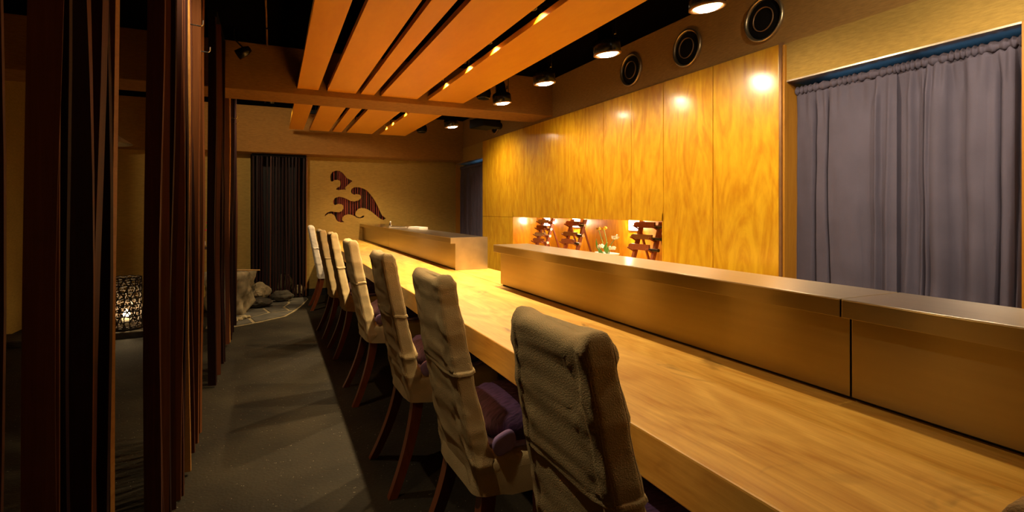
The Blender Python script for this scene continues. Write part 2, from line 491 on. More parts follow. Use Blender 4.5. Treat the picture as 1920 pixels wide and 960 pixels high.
CY0 = -0.9
cpart('slab', MB().box(CE, CB, CY0, YF - .001, CZ - .095, CZ, .004), M['counter'])
cpart('rear_board', MB().box(CB + .0025, 1.46, CY0, YF - .001, CZ - .06, CZ, .002), M['counter'])
cpart('front_panel', MB().box(1.02, 1.05, CY0, YF - .02, 0, CZ - .095), M['dark'])
cpart('rear_panel', MB().box(1.40, 1.43, CY0, YF - .02, 0, CZ - .06), M['dark'])

# steel risers
RX, LX, RZ = 1.188, 1.152, 1.002


def riser(name, y0, y1, xb, label, seams, end_lo=.03):
    r = empty(name, ((LX + xb) / 2, (y0 + y1) / 2, CZ), label=label, cat='counter riser', group='steel risers on the sushi counter')
    inv = Matrix.Translation(r.location).inverted()

    def p(n, mb, mat):
        o = mb.build(n, mat, r); o.matrix_parent_inverse = inv; return o
    ys = [y0] + seams + [y1]
    for a, b in zip(ys[:-1], ys[1:]):
        a2 = a + (end_lo if a == y0 and name and y0 > 3 else 0)
        b2 = b - (.022 if b == y1 and y1 < 3 else 0)
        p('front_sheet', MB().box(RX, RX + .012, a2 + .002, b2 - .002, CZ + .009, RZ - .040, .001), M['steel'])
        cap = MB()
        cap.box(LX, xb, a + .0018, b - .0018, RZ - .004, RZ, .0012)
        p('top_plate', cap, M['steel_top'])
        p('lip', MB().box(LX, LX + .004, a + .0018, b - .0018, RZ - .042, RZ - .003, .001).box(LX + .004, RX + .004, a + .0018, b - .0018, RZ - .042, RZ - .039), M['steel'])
    p('plinth', MB().box(RX + .014, xb - .014, y0 + .03, y1 - .03, CZ, RZ - .005), M['dark'])
    p('back_sheet', MB().box(xb - .012, xb, y0 + .002, y1 - .024, CZ, RZ - .004), M['steel'])
    return r, p


r1, p1 = riser('steel_riser', CY0 + .02, 2.752, 1.37, 'long low steel riser on the counter before the grey-purple curtain', [0.742])
p1('end_sheet', MB().box(RX + .012, 1.358, 2.718, 2.730, CZ, RZ - .004), M['steel'])
r2, p2 = riser('steel_riser', 3.545, YF - .004, 1.437, 'steel riser on the counter reaching the wave-cut wall, with a speckled bare end plate', [5.92], 0.0)
# visible end plate: outline keeps the stepped lip
ep = MB(); prof = [(LX, RZ), (1.437, RZ), (1.437, CZ + .001), (RX, CZ + .001), (RX, RZ - .042), (LX, RZ - .042)]
ep.prism([[(x, 3.540, z) for x, z in prof], [(x, 3.546, z) for x, z in prof]])
p2('end_plate', ep, M['steel_plate'])

# things on the far riser
t = empty('serving_tray', (1.27, 5.75, RZ), -.3, label='thin steel serving tray lying on the far riser', cat='tray')
MB().box(-.10, .10, -.13, .13, .0, .004, .0015).build('plate', M['steel_top'], t)
rim = MB()
for a in ((-.10, -.094, -.13, .13), (.094, .10, -.13, .13), (-.10, .10, -.13, -.124), (-.10, .10, .124, .13)): rim.box(*a, .003, .012, .001)
rim.build('rim', M['steel_top'], t)
t = empty('folded_towel', (1.38, 5.35, RZ), .15, label='folded white towel on the far steel riser', cat='towel')
for k in range(3): MB().box(-.05 + .003 * k, .05, -.15, .15 - .004 * k, .0075 * k, .0075 * (k + 1) + .0004, .003).build('fold', M['towel'], t)
t = empty('sauce_bottle', (1.30, 6.35, RZ), label='tiny glossy bottle standing on the far riser', cat='bottle')
MB().lathe([(0, 0), (.016, 0), (.017, .004), (.017, .03), (.008, .042), (.008, .05), (0, .05)], 16).build('body', M['chrome'], t)
MB().lathe([(0, .05), (.0095, .05), (.0095, .061), (0, .062)], 12).build('cap', M['white'], t)

# ------------------------------------------------------------------ ceiling rafts of planks
planks = [(0.182, 0.349), (0.418, 0.655), (0.696, 0.811), (0.871, 1.199), (1.298, 1.645)]
PZ = 2.216


def raft(y0, y1, label):
    r = empty('ceiling_raft', (0.9, (y0 + y1) / 2, PZ), label=label, cat='ceiling panel', group='plank rafts under the ceiling')
    inv = Matrix.Translation(r.location).inverted()
    for a, b in planks:
        o = MB().box(a, b, y0, y1, PZ, PZ + .034, .0015).build('plank', M['plank'], r); o.matrix_parent_inverse = inv
    y = y0 + .25
    while y < y1 - .2:
        o = MB().box(.20, 1.63, y, y + .04, PZ + .12, PZ + .16).build('crossbar', M['black'], r); o.matrix_parent_inverse = inv
        for a, b in planks:
            for x in (a + .04, b - .04):
                o = MB().box(x - .005, x + .005, y + .015, y + .025, PZ + .033, ZC).build('hanger', M['black'], r); o.matrix_parent_inverse = inv
        y += 1.15
    return r


raft(-1.2, 4.672, 'long orange plank raft hung before the cross beam')
raft(5.098, 7.06, 'short orange plank raft hung behind the cross beam')

# slot spotlights between the fourth and the fifth plank
SLX = 1.246
slot = [(3.07, 130), (3.56, 138), (4.11, 125), (6.20, 90), (6.58, 85), (1.75, 26), (0.75, 13), (5.55, 36), (2.45, 56)]
order = {4.11: 'nearest the cross beam on its entry side', 3.56: 'second from the cross beam', 3.07: 'third from the cross beam', 2.45: 'fourth from the cross beam', 1.75: 'fifth from the cross beam', .75: 'sixth from the cross beam',
         5.55: 'just behind the cross beam', 6.20: 'second behind the cross beam', 6.58: 'third behind the cross beam'}
for y, w in slot:
    s = empty('slot_spotlight', (SLX, y, PZ + .052), label='small black spotlight in the plank slot, ' + order[y], cat='spotlight', group='spotlights in the plank slot')
    MB().lathe([(.0, .075), (.018, .075), (.028, .055), (.030, .0), (.026, .0), (.024, .02), (0, .03)], 16).build('body', M['gloss_black'], s)
    MB().lathe([(0, .0215), (.0235, .0205), (.0235, .019), (0, .018)], 16).build('lens', M['lamp_soft'], s)
    MB().tube([(0, 0, .07), (0, 0, ZC - PZ - .052)], .004, 8).build('stem', M['black'], s)
    l = spot('slot_light', (0, 0, .012), (-.10, 0, -2), w, 128, .75, (1.0, .725, .385), .022); l.parent = s

# pendant can lights along the golden panels
cans = [0.22, 1.045, 1.868, 2.690, 3.512, 4.325, 5.80]
nm = ['seventh', 'sixth', 'fifth', 'fourth', 'third', 'second', None]
for y, n_ in zip(cans, nm):
    lab = 'black pendant can light behind the cross beam over the kitchen' if n_ is None else ('black pendant can light before the cross beam, closest to it' if n_ == 'second' else 'black pendant can light over the kitchen, %s out from the cross beam' % {'third': 'second', 'fourth': 'third', 'fifth': 'fourth', 'sixth': 'fifth', 'seventh': 'sixth'}[n_])
    s = empty('can_light', (1.90, y, 2.175), label=lab, cat='light', group='can lights over the kitchen')
    T = Matrix.Rotation(math.radians(-7), 4, 'Y')
    hs = MB().lathe([(.0, .22), (.03, .215), (.045, .17), (.050, .10), (.078, .085), (.085, .07), (.085, .002), (.080, .0)], 28, T).build('housing', M['gloss_black'], s)
    MB().lathe([(.086, .006), (.087, -.002), (.078, -.004), (.062, .008), (.062, .016)], 28, T).build('trim_ring', M['trim_bronze'], s)
    MB().lathe([(.062, .014), (.040, .034), (.0, .040)], 28, T).build('reflector', M['brass'], s)
    # half-disc lit lens (the baffle hides the other half)
    h = MB(); pts = [(.058 * math.cos(q), .058 * math.sin(q)) for q in [(-.5 + k / 14) * PI for k in range(15)]]
    R2 = Matrix.Rotation(math.radians(38), 4, 'Z')
    h.prism([[T @ (R2 @ Vector((.012 + x * k_, yy * k_, z_))) for x, yy in pts] for k_, z_ in ((.98, .008), (1.0, 0), (.9, -.005), (.66, -.009), (.3, -.011))]); h.build('lens', M['lamp_glow'], s)
    for q in (1.2, 3.3, 5.4): MB().box(.048 * math.cos(q) - .006, .048 * math.cos(q) + .006, .048 * math.sin(q) - .006, .048 * math.sin(q) + .006, .12, .155, .002).build('clip', M['chrome'], hs)
    MB().tube([(0, 0, .21), (0, 0, ZC - 2.175)], .008, 8).build('stem', M['black'], s)
    MB().tube([(.06, 0, .08), (.06, 0, ZC - 2.175)], .003, 6).build('cable', M['black'], s)
    l = spot('can_lamp', (.012, 0, -.028), (.62, 0, -1.15), 31 if y < 5 else 50, 130, .8, WHITE, .055); l.parent = s

# round black speakers and a black projector by the beam
for i, (x, y, z, lab) in enumerate([(1.745, 4.40, 2.265, 'round black speaker beside the plank raft before the cross beam'), (1.76, 6.62, 2.26, 'round black speaker beside the plank raft behind the cross beam')]):
    s = empty('ceiling_speaker', (x, y, z), label=lab, cat='speaker', group='round black speakers')
    MB().lathe([(0, -.055), (.04, -.052), (.062, -.035), (.07, 0), (.062, .04), (.03, .07), (0, .075)], 24).build('body', M['black'], s)
    MB().lathe([(.05, -.047), (.053, -.05), (.063, -.036), (.060, -.033)], 24).build('grille_ring', M['gloss_black'], s)
    MB().tube([(0, 0, .07), (0, 0, ZC - z)], .008, 8).build('stem', M['black'], s)
s = empty('projector', (2.16, 5.40, 2.16), .2, label='black boxy projector hung behind the cross beam', cat='projector')
MB().box(-.12, .12, -.14, .14, -.04, .06, .008).build('body', M['black'], s)
MB().lathe([(0, 0), (.035, 0), (.04, .02), (.04, .11), (.03, .12), (0, .12)], 20, Matrix.Translation((.12, .03, .01)) @ Matrix.Rotation(PI / 2, 4, 'Y')).build('lens_barrel', M['black'], s)
MB().tube([(0, 0, .05), (0, 0, ZC - 2.16)], .012, 8).build('stem', M['black'], s)
# track and small spot on the aisle side
s = empty('ceiling_track', (-.043, 2.0, ZC), label='thin pale conduit running along the black ceiling over the aisle', cat='conduit')
MB().tube([(0, -3.4, -.008), (0, 2.67, -.008)], .007, 8).build('pipe', M['trim_bronze'], s)
for k in range(5): MB().box(-.012, .012, -3 + k * 1.3, -2.98 + k * 1.3, -.017, 0).build('clip', M['black'], s)
s = empty('aisle_spotlight', (-.205, 4.42, 2.40), label='small black swivel spotlight in front of the cross beam over the aisle', cat='spotlight')
Tm = Matrix.Rotation(math.radians(55), 4, 'Y')
MB().lathe([(0, .06), (.022, .055), (.034, .02), (.038, -.05), (.03, -.05), (.02, -.02), (0, -.02)], 18, Tm).build('head', M['gloss_black'], s)
MB().tube([(0, 0, .03), (-.06, -.05, .08), (-.06, -.05, ZC - 2.40)], .006, 8).build('arm', M['black'], s)

# corner spotlight, then unseen ones added for battens, curtain wall and chair backs
s = empty('corner_spotlight', (-.033, 5.62, 2.252), label='small bright spotlight behind the cross beam over the stone basin', cat='spotlight')
Tm = Matrix.Rotation(math.radians(12), 4, 'X')
MB().lathe([(0, .09), (.02, .085), (.036, .05), (.042, 0), (.036, 0), (.03, .02), (0, .02)], 18, Tm).build('head', M['gloss_black'], s)
MB().lathe([(0, .012), (.034, .006), (.034, .003), (0, .003)], 18, Tm).build('lens', M['lamp_glow'], s)
MB().tube([(0, 0, .08), (0, 0, ZC - 2.252)], .005, 8).build('stem', M['black'], s)
l = spot('corner_lamp', (0, .0, -.01), (-.12, 2.1, -1.15), 48, 112, .5, WHITE, .03); l.parent = s
s = empty('aisle_spotlight', (.02, 2.35, 2.46), label='added black ceiling spotlight turned to the hanging battens', cat='spotlight')  # out of view, added to brighten the battens
Tm = Matrix.Rotation(math.radians(60), 4, 'Y')
MB().lathe([(0, .07), (.022, .065), (.034, .03), (.038, -.03), (.03, -.03), (.02, -.01), (0, -.01)], 18, Tm).build('head', M['gloss_black'], s)
MB().lathe([(0, -.018), (.028, -.020), (.028, -.023), (0, -.023)], 18, Tm).build('lens', M['lamp_soft'], s)
MB().tube([(0, 0, .02), (0, 0, ZC - 2.46)], .006, 8).build('arm', M['black'], s)
l = spot('added_batten_lamp', (-.035, 0.01, -.02), (-.40, .26, -.30), 48, 80, .7, WHITE, .02); l.parent = s
s = empty('added_kitchen_spotlight', (1.72, .42, 2.46), label='added black ceiling spotlight turned to the wall above the two-part curtain', cat='spotlight')  # unseen lamp added to light the wall over the curtain
dv = Vector((2.62, 1.25, 1.9)) - Vector((1.72, .42, 2.46)); Tm = dv.to_track_quat('-Z', 'Y').to_matrix().to_4x4()
MB().lathe([(0, .05), (.022, .045), (.034, .02), (.038, -.04), (.03, -.04), (.02, -.02), (0, -.02)], 18, Tm).build('head', M['gloss_black'], s)
MB().lathe([(0, -.028), (.028, -.030), (.028, -.033), (0, -.033)], 18, Tm).build('lens', M['lamp_soft'], s)
MB().tube([(0, 0, .02), (0, 0, ZC - 2.46)], .006, 8).build('arm', M['black'], s)
l = spot('added_kitchen_lamp', dv.normalized() * .045, dv, 42, 86, .8, (1, .82, .58), .02); l.parent = s
for ay, ty, w, lab in [(1.45, 1.15, 34, 'added black ceiling spotlight over the aisle turned to the chair backs, third from the beam'), (2.95, 2.9, 24, 'added black ceiling spotlight over the aisle turned to the chair backs, closer to the beam')]:
    s = empty('aisle_spotlight', (-.12, ay, 2.47), label=lab.replace(', third from the beam', ' further from the beam'), cat='spotlight')  # unseen pair added to light the chair backs
    dv = Vector((.55, ty, .70)) - Vector((-.12, ay, 2.47)); Tm = dv.to_track_quat('-Z', 'Y').to_matrix().to_4x4()
    MB().lathe([(0, .05), (.022, .045), (.034, .02), (.038, -.04), (.03, -.04), (.02, -.02), (0, -.02)], 18, Tm).build('head', M['gloss_black'], s)
    MB().lathe([(0, -.028), (.028, -.030), (.028, -.033), (0, -.033)], 18, Tm).build('lens', M['lamp_soft'], s)
    MB().tube([(0, 0, .02), (0, 0, ZC - 2.47)], .006, 8).build('arm', M['black'], s)
    l = spot('added_aisle_lamp', dv.normalized() * .045, dv, w, 66, .8, (1, .75, .45), .02); l.parent = s

# round vents in the right wall
for y, z, lab in [(2.135, 2.318, 'closest to the curtained window'), (2.755, 2.326, 'second from the curtained window'), (3.375, 2.326, 'third from the curtained window'), (6.16, 2.318, 'behind the cross beam')]:
    s = empty('round_vent', (XR, y, z), label='black round vent with brass ring above the golden panels, ' + lab, cat='vent', group='round vents above the golden panels')
    T = Matrix.Rotation(-PI / 2, 4, 'Y')
    MB().lathe([(.132, 0), (.134, .012), (.127, .022), (.119, .022), (.113, .012), (.113, 0)], 40, T).build('outer_ring', M['brass'], s)
    MB().lathe([(.114, .003), (.100, .004), (.075, .014), (.068, .010)], 40, T).build('cone', M['black'], s)
    MB().lathe([(.070, .010), (.0705, .018), (.067, .020), (.065, .012)], 40, T).build('inner_ring', M['trim_bronze'], s)
    MB().lathe([(.066, .012), (.03, .016), (.0, .017)], 40, T).build('damper', M['black'], s)

# ------------------------------------------------------------------ curtains
def curtain(name, y0, y1, x, z0, z1, nf, seed, label, amp=.028, meet=None, lap=0.0, group='grey-purple window curtains'):
    c = empty(name, (x, (y0 + y1) / 2, z0), label=label, cat='curtain', group=group)
    rnd = random.Random(seed)
    ks = [(rnd.uniform(.6, 1.0), rnd.uniform(0, 6.28), nf * rnd.uniform(.6, 1.35)) for _ in range(4)]
    L = y1 - y0; Hh = z1 - z0
    vals = [(rnd.uniform(.04, .96), rnd.uniform(.010, .022), rnd.choice((-1, 1)) * rnd.uniform(.022, .040)) for _ in range(int(nf * 1.6))]

    def fold(u, v):
        a = 0
        for i, (w, ph, kf) in enumerate(ks): a += w * math.sin(2 * PI * kf * u + ph + .7 * math.sin(3 * v + i) * (1 - v))
        a /= 2.0
        g_ = math.sin(2 * PI * nf * 3.3 * u + 2 * math.sin(9 * u)) * max(0, (v - .86) / .14)
        val = sum(-dd * math.exp(-((u - uu - .012 * math.sin(4 * v + uu * 9)) / ww) ** 2) for uu, ww, dd in vals) * (1.0 if v < .9 else (1 - (v - .9) * 6))
        return val + amp * (math.copysign(abs(a) ** .8, a) * (0.5 + .5 * (1 - v)) + .35 * g_) + .006 * noise.noise(Vector((u * 9, v * 7, seed)))

    def fn(u, v):
        w = u - .5
        yy = L * w + .01 * math.sin(8 * v + seed) * (1 - v) * math.sin(PI * u)
        x_ = fold(u, v)
        if v > .90: x_ = x_ * (1 - .75 * (v - .90) / .10) - .003 * (v - .90) / .10      # gathers into the sleeve
        if meet is not None:
            q = max(0.0, 1 - abs(u - meet) * L / .11)                                     # flattens towards the meeting edge
            q = q * q * (3 - 2 * q)
            x_ *= 1 - .88 * q
            if lap: x_ += .024 * q * min(1, (1 - v) * 9)
            else: x_ -= .004 * q
            if lap: yy += lap * q * min(1, (1 - v) * 9) * (1 if meet else -1)
        return (x_, yy, (Hh - .041) * v)
    o = MB().grid(fn, 260, 46).build('cloth', M['curtain'], c)
    solidify(o, .0025)
    # gathered heading sleeve
    def hd(u, v):
        q = 2 * PI * v
        w = u - .5
        rr = .0165 + .004 * math.sin(2 * PI * nf * 5 * u + 3 * math.sin(14 * u)) + .003 * noise.noise(Vector((u * 60, v * 4, seed)))
        return (rr * math.cos(q) - .003, L * w, Hh - .03 + rr * 1.25 * math.sin(q))
    MB().grid(hd, 170, 12).build('heading', M['curtain'], c)
    return c


CX = 2.705
curtain('window_curtain', 1.469, 1.990, CX, .60, 1.905, 3.0, 3, 'grey-purple curtain half beside the golden panels', meet=0)
curtain('window_curtain', 0.992, 1.4685, CX, .60, 1.905, 3.6, 8, 'grey-purple curtain half with deep folds, away from the golden panels', .032, meet=1, lap=.030)
curtain('window_curtain', 6.62, 7.785, CX, .62, 1.890, 7.0, 5, 'narrow dark curtain on the small window at the wave-cut wall', .024)
rd = empty('curtain_rod', (CX - .003, 1.49, 1.875), label='thin steel rod carrying the two-part curtain', cat='rod')
MB().tube([(0, -.503, 0), (0, .503, 0)], .006, 10).build('bar', M['chrome'], rd)
rd = empty('curtain_rod', (CX - .003, 7.2, 1.860), label='thin steel rod carrying the narrow dark curtain', cat='rod')
MB().tube([(0, -.588, 0), (0, .588, 0)], .006, 10).build('bar', M['chrome'], rd)

# ------------------------------------------------------------------ alcove: lamps, knife racks, flowers
SZ = ALZ0 + .006
for y, w, lab in [(3.70, 4.6, 'beside the rack of black-handled knives'), (4.66, 3.8, 'behind the middle knife rack'), (5.30, 1.4, 'behind the end knife rack')]:
    s = empty('alcove_lamp', (ALX - .012, y, 1.07), label='small lit box lamp on the alcove back ' + lab, cat='lamp', group='alcove lamps')
    MB().box(-.022, 0, -.078, .078, -.055, .055, .003).build('housing', M['brass'], s)
    MB().box(-.0235, -.0215, -.072, .072, -.049, .049, .0008).build('diffuser', M['box_glow'], s)
    lo = point('alcove_light', (-.060, 0, .0), w, (1, .84, .58), .03); lo.parent = s


def knife_rack(y, zt, tiers, label, which, handle_mat, tip, w=.22, klen=.30):
    """A-frame: two leaning uprights with pegs, two back struts; knives lie on the pegs along Y"""
    x0, x1 = 2.70, 2.81                      # foot / head of the leaning uprights
    r = empty('knife_rack', (2.76, y, SZ), label=label, cat='rack', group='wooden knife racks in the alcove')
    hgt = zt - SZ

    def lean(z): return -.06 + .11 * z / hgt
    for sy in (-w / 2, w / 2):
        a = .015
        ring = lambda z: [(lean(z) - a, sy - a, z), (lean(z) + a, sy - a, z), (lean(z) + a, sy + a, z), (lean(z) - a, sy + a, z)]
        MB().prism([ring(0), ring(hgt)]).build('upright', M['rack'], r)
        b = .008
        MB().prism([[(.13 - b, sy - b, 0), (.13 + b, sy - b, 0), (.13 + b, sy + b, 0), (.13 - b, sy + b, 0)],
                    [(lean(hgt * .8) - b, sy - b, hgt * .8), (lean(hgt * .8) + b, sy - b, hgt * .8), (lean(hgt * .8) + b, sy + b, hgt * .8), (lean(hgt * .8) - b, sy + b, hgt * .8)]]).build('strut', M['rack'], r)
    z_t = [hgt * q for q in tiers]
    for z in z_t:
        for sy in (-w / 2, w / 2):
            MB().tube([(lean(z), sy, z), (lean(z) - .070, sy + .010, z + .040)], .0062, 8).build('peg', M['rack'], r)
    for z in (.03, hgt * .9):
        MB().box(lean(z) - .006, lean(z) + .006, -w / 2, w / 2, z - .01, z + .01).build('crossbar', M['rack'], r)
    names = ['bottom', 'second', 'third', 'top'] if len(z_t) == 4 else ['bottom', 'middle', 'top']
    for i, z in enumerate(z_t):
        th, hh = .007, .020 + .004 * ((i + 1) % 2)
        # lies in the notch between the rising pegs and the uprights
        k = empty('sheathed_knife', (2.76 + lean(z) - .0195, y, SZ + z + .0218 + hh), label='%s knife in wooden sheath, %s pegs of the %s' % (handle_mat[1], names[i], which), cat='knife', group='sheathed knives on the racks')
        sc = (.9 + .12 * (i % 2)) * klen
        s0, s1 = -w / 2 + .030, w / 2 + .055 + .04 * (sc - .25)
        # sheath: tapered board standing on edge, point away from the handle
        pr = [(s0, -hh), (s1 - .03, -hh), (s1, -hh * .2), (s1 - .006, hh * .6), (s1 - .03, hh), (s0, hh)]
        MB().prism([[(-th, a, b) for a, b in pr], [(th, a, b) for a, b in pr]]).build('sheath', M['saya'] if i % 2 else M['rack'], k)
        e1 = s0 - .40 * sc; hz = .0101 - hh          # the handle lies on the other peg
        MB().tube([(0, s0 + .003, hz), (0, s0 - .015, hz), (0, e1, hz)], [.010, .0125, .0128], 12).build('handle', handle_mat[0], k)
        if tip: MB().tube([(0, e1 + .001, hz), (0, e1 - .005, hz)], [.0145, .0145], 12).build('end_cap', M['white'] if tip == 1 else M['brass'], k)


knife_rack(3.36, 1.105, [.30, .54, .80], 'wooden knife rack next to the flower dish', 'rack next to the flowers', (M['gloss_black'], 'black-handled'), 0, .235, .30)
knife_rack(4.47, 1.105, [.26, .48, .76], 'wooden knife rack in the middle of the alcove', 'middle rack', (M['gloss_black'], 'dark-handled'), 2, .235, .27)
knife_rack(5.10, 1.108, [.19, .39, .59, .79], 'wooden knife rack at the alcove end by the dark curtain', 'end rack', (M['rack'], 'white-capped'), 1, .225, .25)

fd = empty('flower_dish', (2.72, 3.86, SZ), label='pale long dish with white and yellow flowers beside a knife rack', cat='flowers')
MB().lathe([(0, .0), (.05, .0), (.055, .01), (.09, .065), (.095, .072), (.088, .068), (.05, .02), (0, .02)], 28, Matrix.Diagonal((.75, 1.75, 1, 1))).build('dish', M['white'], fd)


def leaf(a, b, w, bend=.02):
    a, b = Vector(a), Vector(b); d = b - a; side = d.cross(Vector((1, 0, .2))).normalized()
    up = d.cross(side).normalized()

    def fn(u, v):
        ww = w * math.sin(PI * min(.98, .06 + v * .94)) ** .8
        return a + d * v + side * (u - .5) * 2 * ww + up * bend * math.sin(PI * v) + up * .3 * ww * abs(u - .5) * 2
    return MB().grid(fn, 5, 9)


def blossom(parent, c, r, mat, n=6, seed=0):
    rnd = random.Random(seed); c = Vector(c)
    for k in range(n):
        q = 2 * PI * k / n + rnd.uniform(-.2, .2)
        e = c + Vector((math.cos(q) * r * .8, math.sin(q) * r, r * rnd.uniform(.1, .6)))
        solidify(leaf(c, e, r * .42, r * .25).build('petal', mat, parent), .0012)
    MB().lathe([(0, -r * .2), (r * .25, 0), (r * .2, r * .25), (0, r * .3)], 10, Matrix.Translation(c)).build('flower_centre', M['petal_yellow'], parent)


stems = [((0, .0, .05), (-.02, .10, .28), 1), ((0, -.01, .05), (-.02, .015, .285), 2), ((0, -.02, .05), (0, -.13, .21), 0), ((0, -.01, .05), (-.02, .06, .12), 0), ((0, -.03, .05), (-.02, -.11, .12), 0)]
for i, (a, b, k) in enumerate(stems):
    a, b = Vector(a), Vector(b); mid = (a + b) / 2 + Vector((0, .012 * (-1) ** i, .02))
    so = MB().tube([a, mid, b], .0028, 6).build('stem', M['green'], fd)
    blossom(so, b, (.040, .028, .034)[k], (M['petal'], M['petal_yellow'], M['petal_yellow'])[k], 6, i)
for i, (a, b, w) in enumerate([((0, .05, .06), (-.01, .15, .19), .022), ((0, 0, .06), (-.02, -.04, .17), .018), ((0, -.02, .05), (-.02, -.08, .14), .02), ((0, .02, .05), (-.03, .09, .12), .02)]):
    solidify(leaf(a, b, w).build('leaf', M['green'], fd), .0015)

# ------------------------------------------------------------------ chairs
XO = .66                                       # local origin of a chair along X


def xr(z): return .418 + .115 * ((1.02 - z) / .62) ** 1.1 if z < 1.02 else .418


def hw(z): return (.345 - .100 * max(0, (z - .40)) / .62) / 2


def rrect(n, p=7.0):
    out = []
    for k in range(n):
        q = 2 * PI * (k + .5) / n
        c_, s_ = math.cos(q), math.sin(q)
        out.append((math.copysign(abs(c_) ** (2 / p), c_), math.copysign(abs(s_) ** (2 / p), s_)))
    return out


def back_mesh(z0, z1, off, seed, top, name, rough=1.0):
    n = 104; R = rrect(n, 8); rings = []
    NZ = 46
    zs = [z0 + (z1 - z0) * i / NZ for i in range(NZ + 1)]
    for i, z in enumerate(zs):
        t_ = .058 + .016 * (1.02 - z)
        cxx = xr(z) + t_ / 2 - XO; ring = []
        hem = 0.0
        if off > 0 and i <= 1: hem = .001
        for (a, b) in R:
            x = cxx + a * (t_ / 2 + off + hem); y = b * (hw(z) + off + hem); zz = z
            amp = .0038 * rough
            lowk = max(0, min(1, (.80 - z) / .3)) if off == 0 else .45
            ph = 62 * (z - 1.0 * y) + 5.0 * noise.noise(Vector((y * 7, z * 5, seed)))
            w1 = ((1 - abs(math.sin(ph * .5))) ** 2.2 * 2 - .5) * lowk * (.5 + .9 * noise.noise(Vector((y * 5, z * 6, seed + 3))) ** 2 * 3)
            w2 = noise.noise(Vector((y * 16, z * 22, seed + 5))) * .9 + noise.noise(Vector((y * 40, z * 45 + a, seed + 9))) * .45
            edge = .7 if (abs(a) > .8 and abs(b) > .8) else 0
            dsp = amp * (w1 * 1.1 + w2 * 1.1 + edge)
            x += a * dsp * .9 if abs(a) > .85 else 0
            if abs(b) > .9: y += b * dsp * .6
            if i <= 2: zz += .008 * noise.noise(Vector((y * 9, a * 2, seed + 2))) + (.010 * (y / hw(z)) ** 2 if off > 0 else -.012 * (a < 0) * abs(b))
            ring.append((x, y, zz))
        rings.append(ring)
    if top:
        z = zs[-1]; t_ = .058
        cxx = xr(z) + t_ / 2 - XO
        for ins, dz in ((.002, .008), (.008, .016), (.016, .020), (.026, .021)):
            ring = []
            for (a, b) in R:
                fx = max(0.05, (t_ / 2 + off - ins) / (t_ / 2 + off))
                y = b * (hw(z) + off - ins * .8)
                ear = .013 * abs(y / hw(z)) ** 5 - .003 + .006 * noise.noise(Vector((y * 14, a, seed)))
                ring.append((cxx + a * (t_ / 2 + off) * fx + .004 * noise.noise(Vector((y * 20, seed, 1))), y, z + dz + ear * (dz / .02)))
            rings.append(ring)
    m = MB(); vv = [p for r in rings for p in r]; ff = []
    for i in range(len(rings) - 1):
        for k in range(n): ff.append((i * n + k, i * n + (k + 1) % n, (i + 1) * n + (k + 1) % n, (i + 1) * n + k))
    ff.append(tuple((len(rings) - 1) * n + k for k in range(n)))
    if not top: pass
    m.add(vv, ff, True)
    return m


def seat_mesh(seed):
    n = 72; R = rrect(n, 9); rings = []
    x0, x1 = .535 - XO, .955 - XO
    for z, gr in [(.372, .008), (.385, .007), (.40, .006), (.42, .004), (.44, .002), (.458, 0), (.470, -.006), (.478, -.02), (.482, -.07), (.484, -.14)]:
        ring = []
        for a, b in R:
            hx = (x1 - x0) / 2; xx = (x0 + x1) / 2 + a * max(.02, hx + gr)
            wy = .168 + .028 * (a + 1) / 2
            yy = b * max(.02, wy + gr)
            dd = .004 * noise.noise(Vector((xx * 18, yy * 18, z * 9 + seed))) + (.003 * math.sin(70 * xx + 8 * z) if z < .45 else 0)
            zz = z + (.010 * noise.noise(Vector((xx * 9, yy * 9, seed))) - .020 * max(0, .5 - abs(a + .45)) if z < .39 else 0)
            ring.append((xx + a * dd, yy + b * dd, zz))
        rings.append(ring)
    m = MB(); vv = [p for r in rings for p in r]; ff = []
    for i in range(len(rings) - 1):
        for k in range(n): ff.append((i * n + k, i * n + (k + 1) % n, (i + 1) * n + (k + 1) % n, (i + 1) * n + k))
    ff.append(tuple((len(rings) - 1) * n + k for k in range(n)))
    m.add(vv, ff, True)
    return m


def leg_rear(sy):
    secs = []
    for i in range(11):
        q = i / 10; z = .43 * (1 - q)
        x = .575 - XO - .125 * q ** 1.7; y = sy * (.140 + .055 * q ** 1.4); a = .024 - .006 * q
        secs.append([(x - a, y - a * .9, z), (x + a, y - a * .9, z), (x + a, y + a * .9, z), (x - a, y + a * .9, z)])
    return MB().prism(secs)


def leg_front(sy):
    secs = []
    for i in range(4):
        q = i / 3; z = .43 * (1 - q); a = .021 - .006 * q; x = .925 - XO; y = sy * (.165 + .01 * q)
        secs.append([(x - a, y - a, z), (x + a, y - a, z), (x + a, y + a, z), (x - a, y + a, z)])
    return MB().prism(secs)


LEG = [leg_rear(1).mesh('leg'), leg_rear(-1).mesh('leg'), leg_front(1).mesh('leg'), leg_front(-1).mesh('leg')]
for me_ in LEG: me_.materials.append(M['leg'])
ordn = ['first', 'second', 'third', 'fourth', 'fifth', 'sixth', 'seventh', 'eighth']
chairs = [(6.80, .0, -.03), (5.32, .05, -.03), (4.58, .02, .0), (3.47, .02, .0), (2.37, .03, -.005), (1.56, .03, -.005), (.790, .03, -.005), (0.048, .0, -.005)]
CHAIR_YS = []


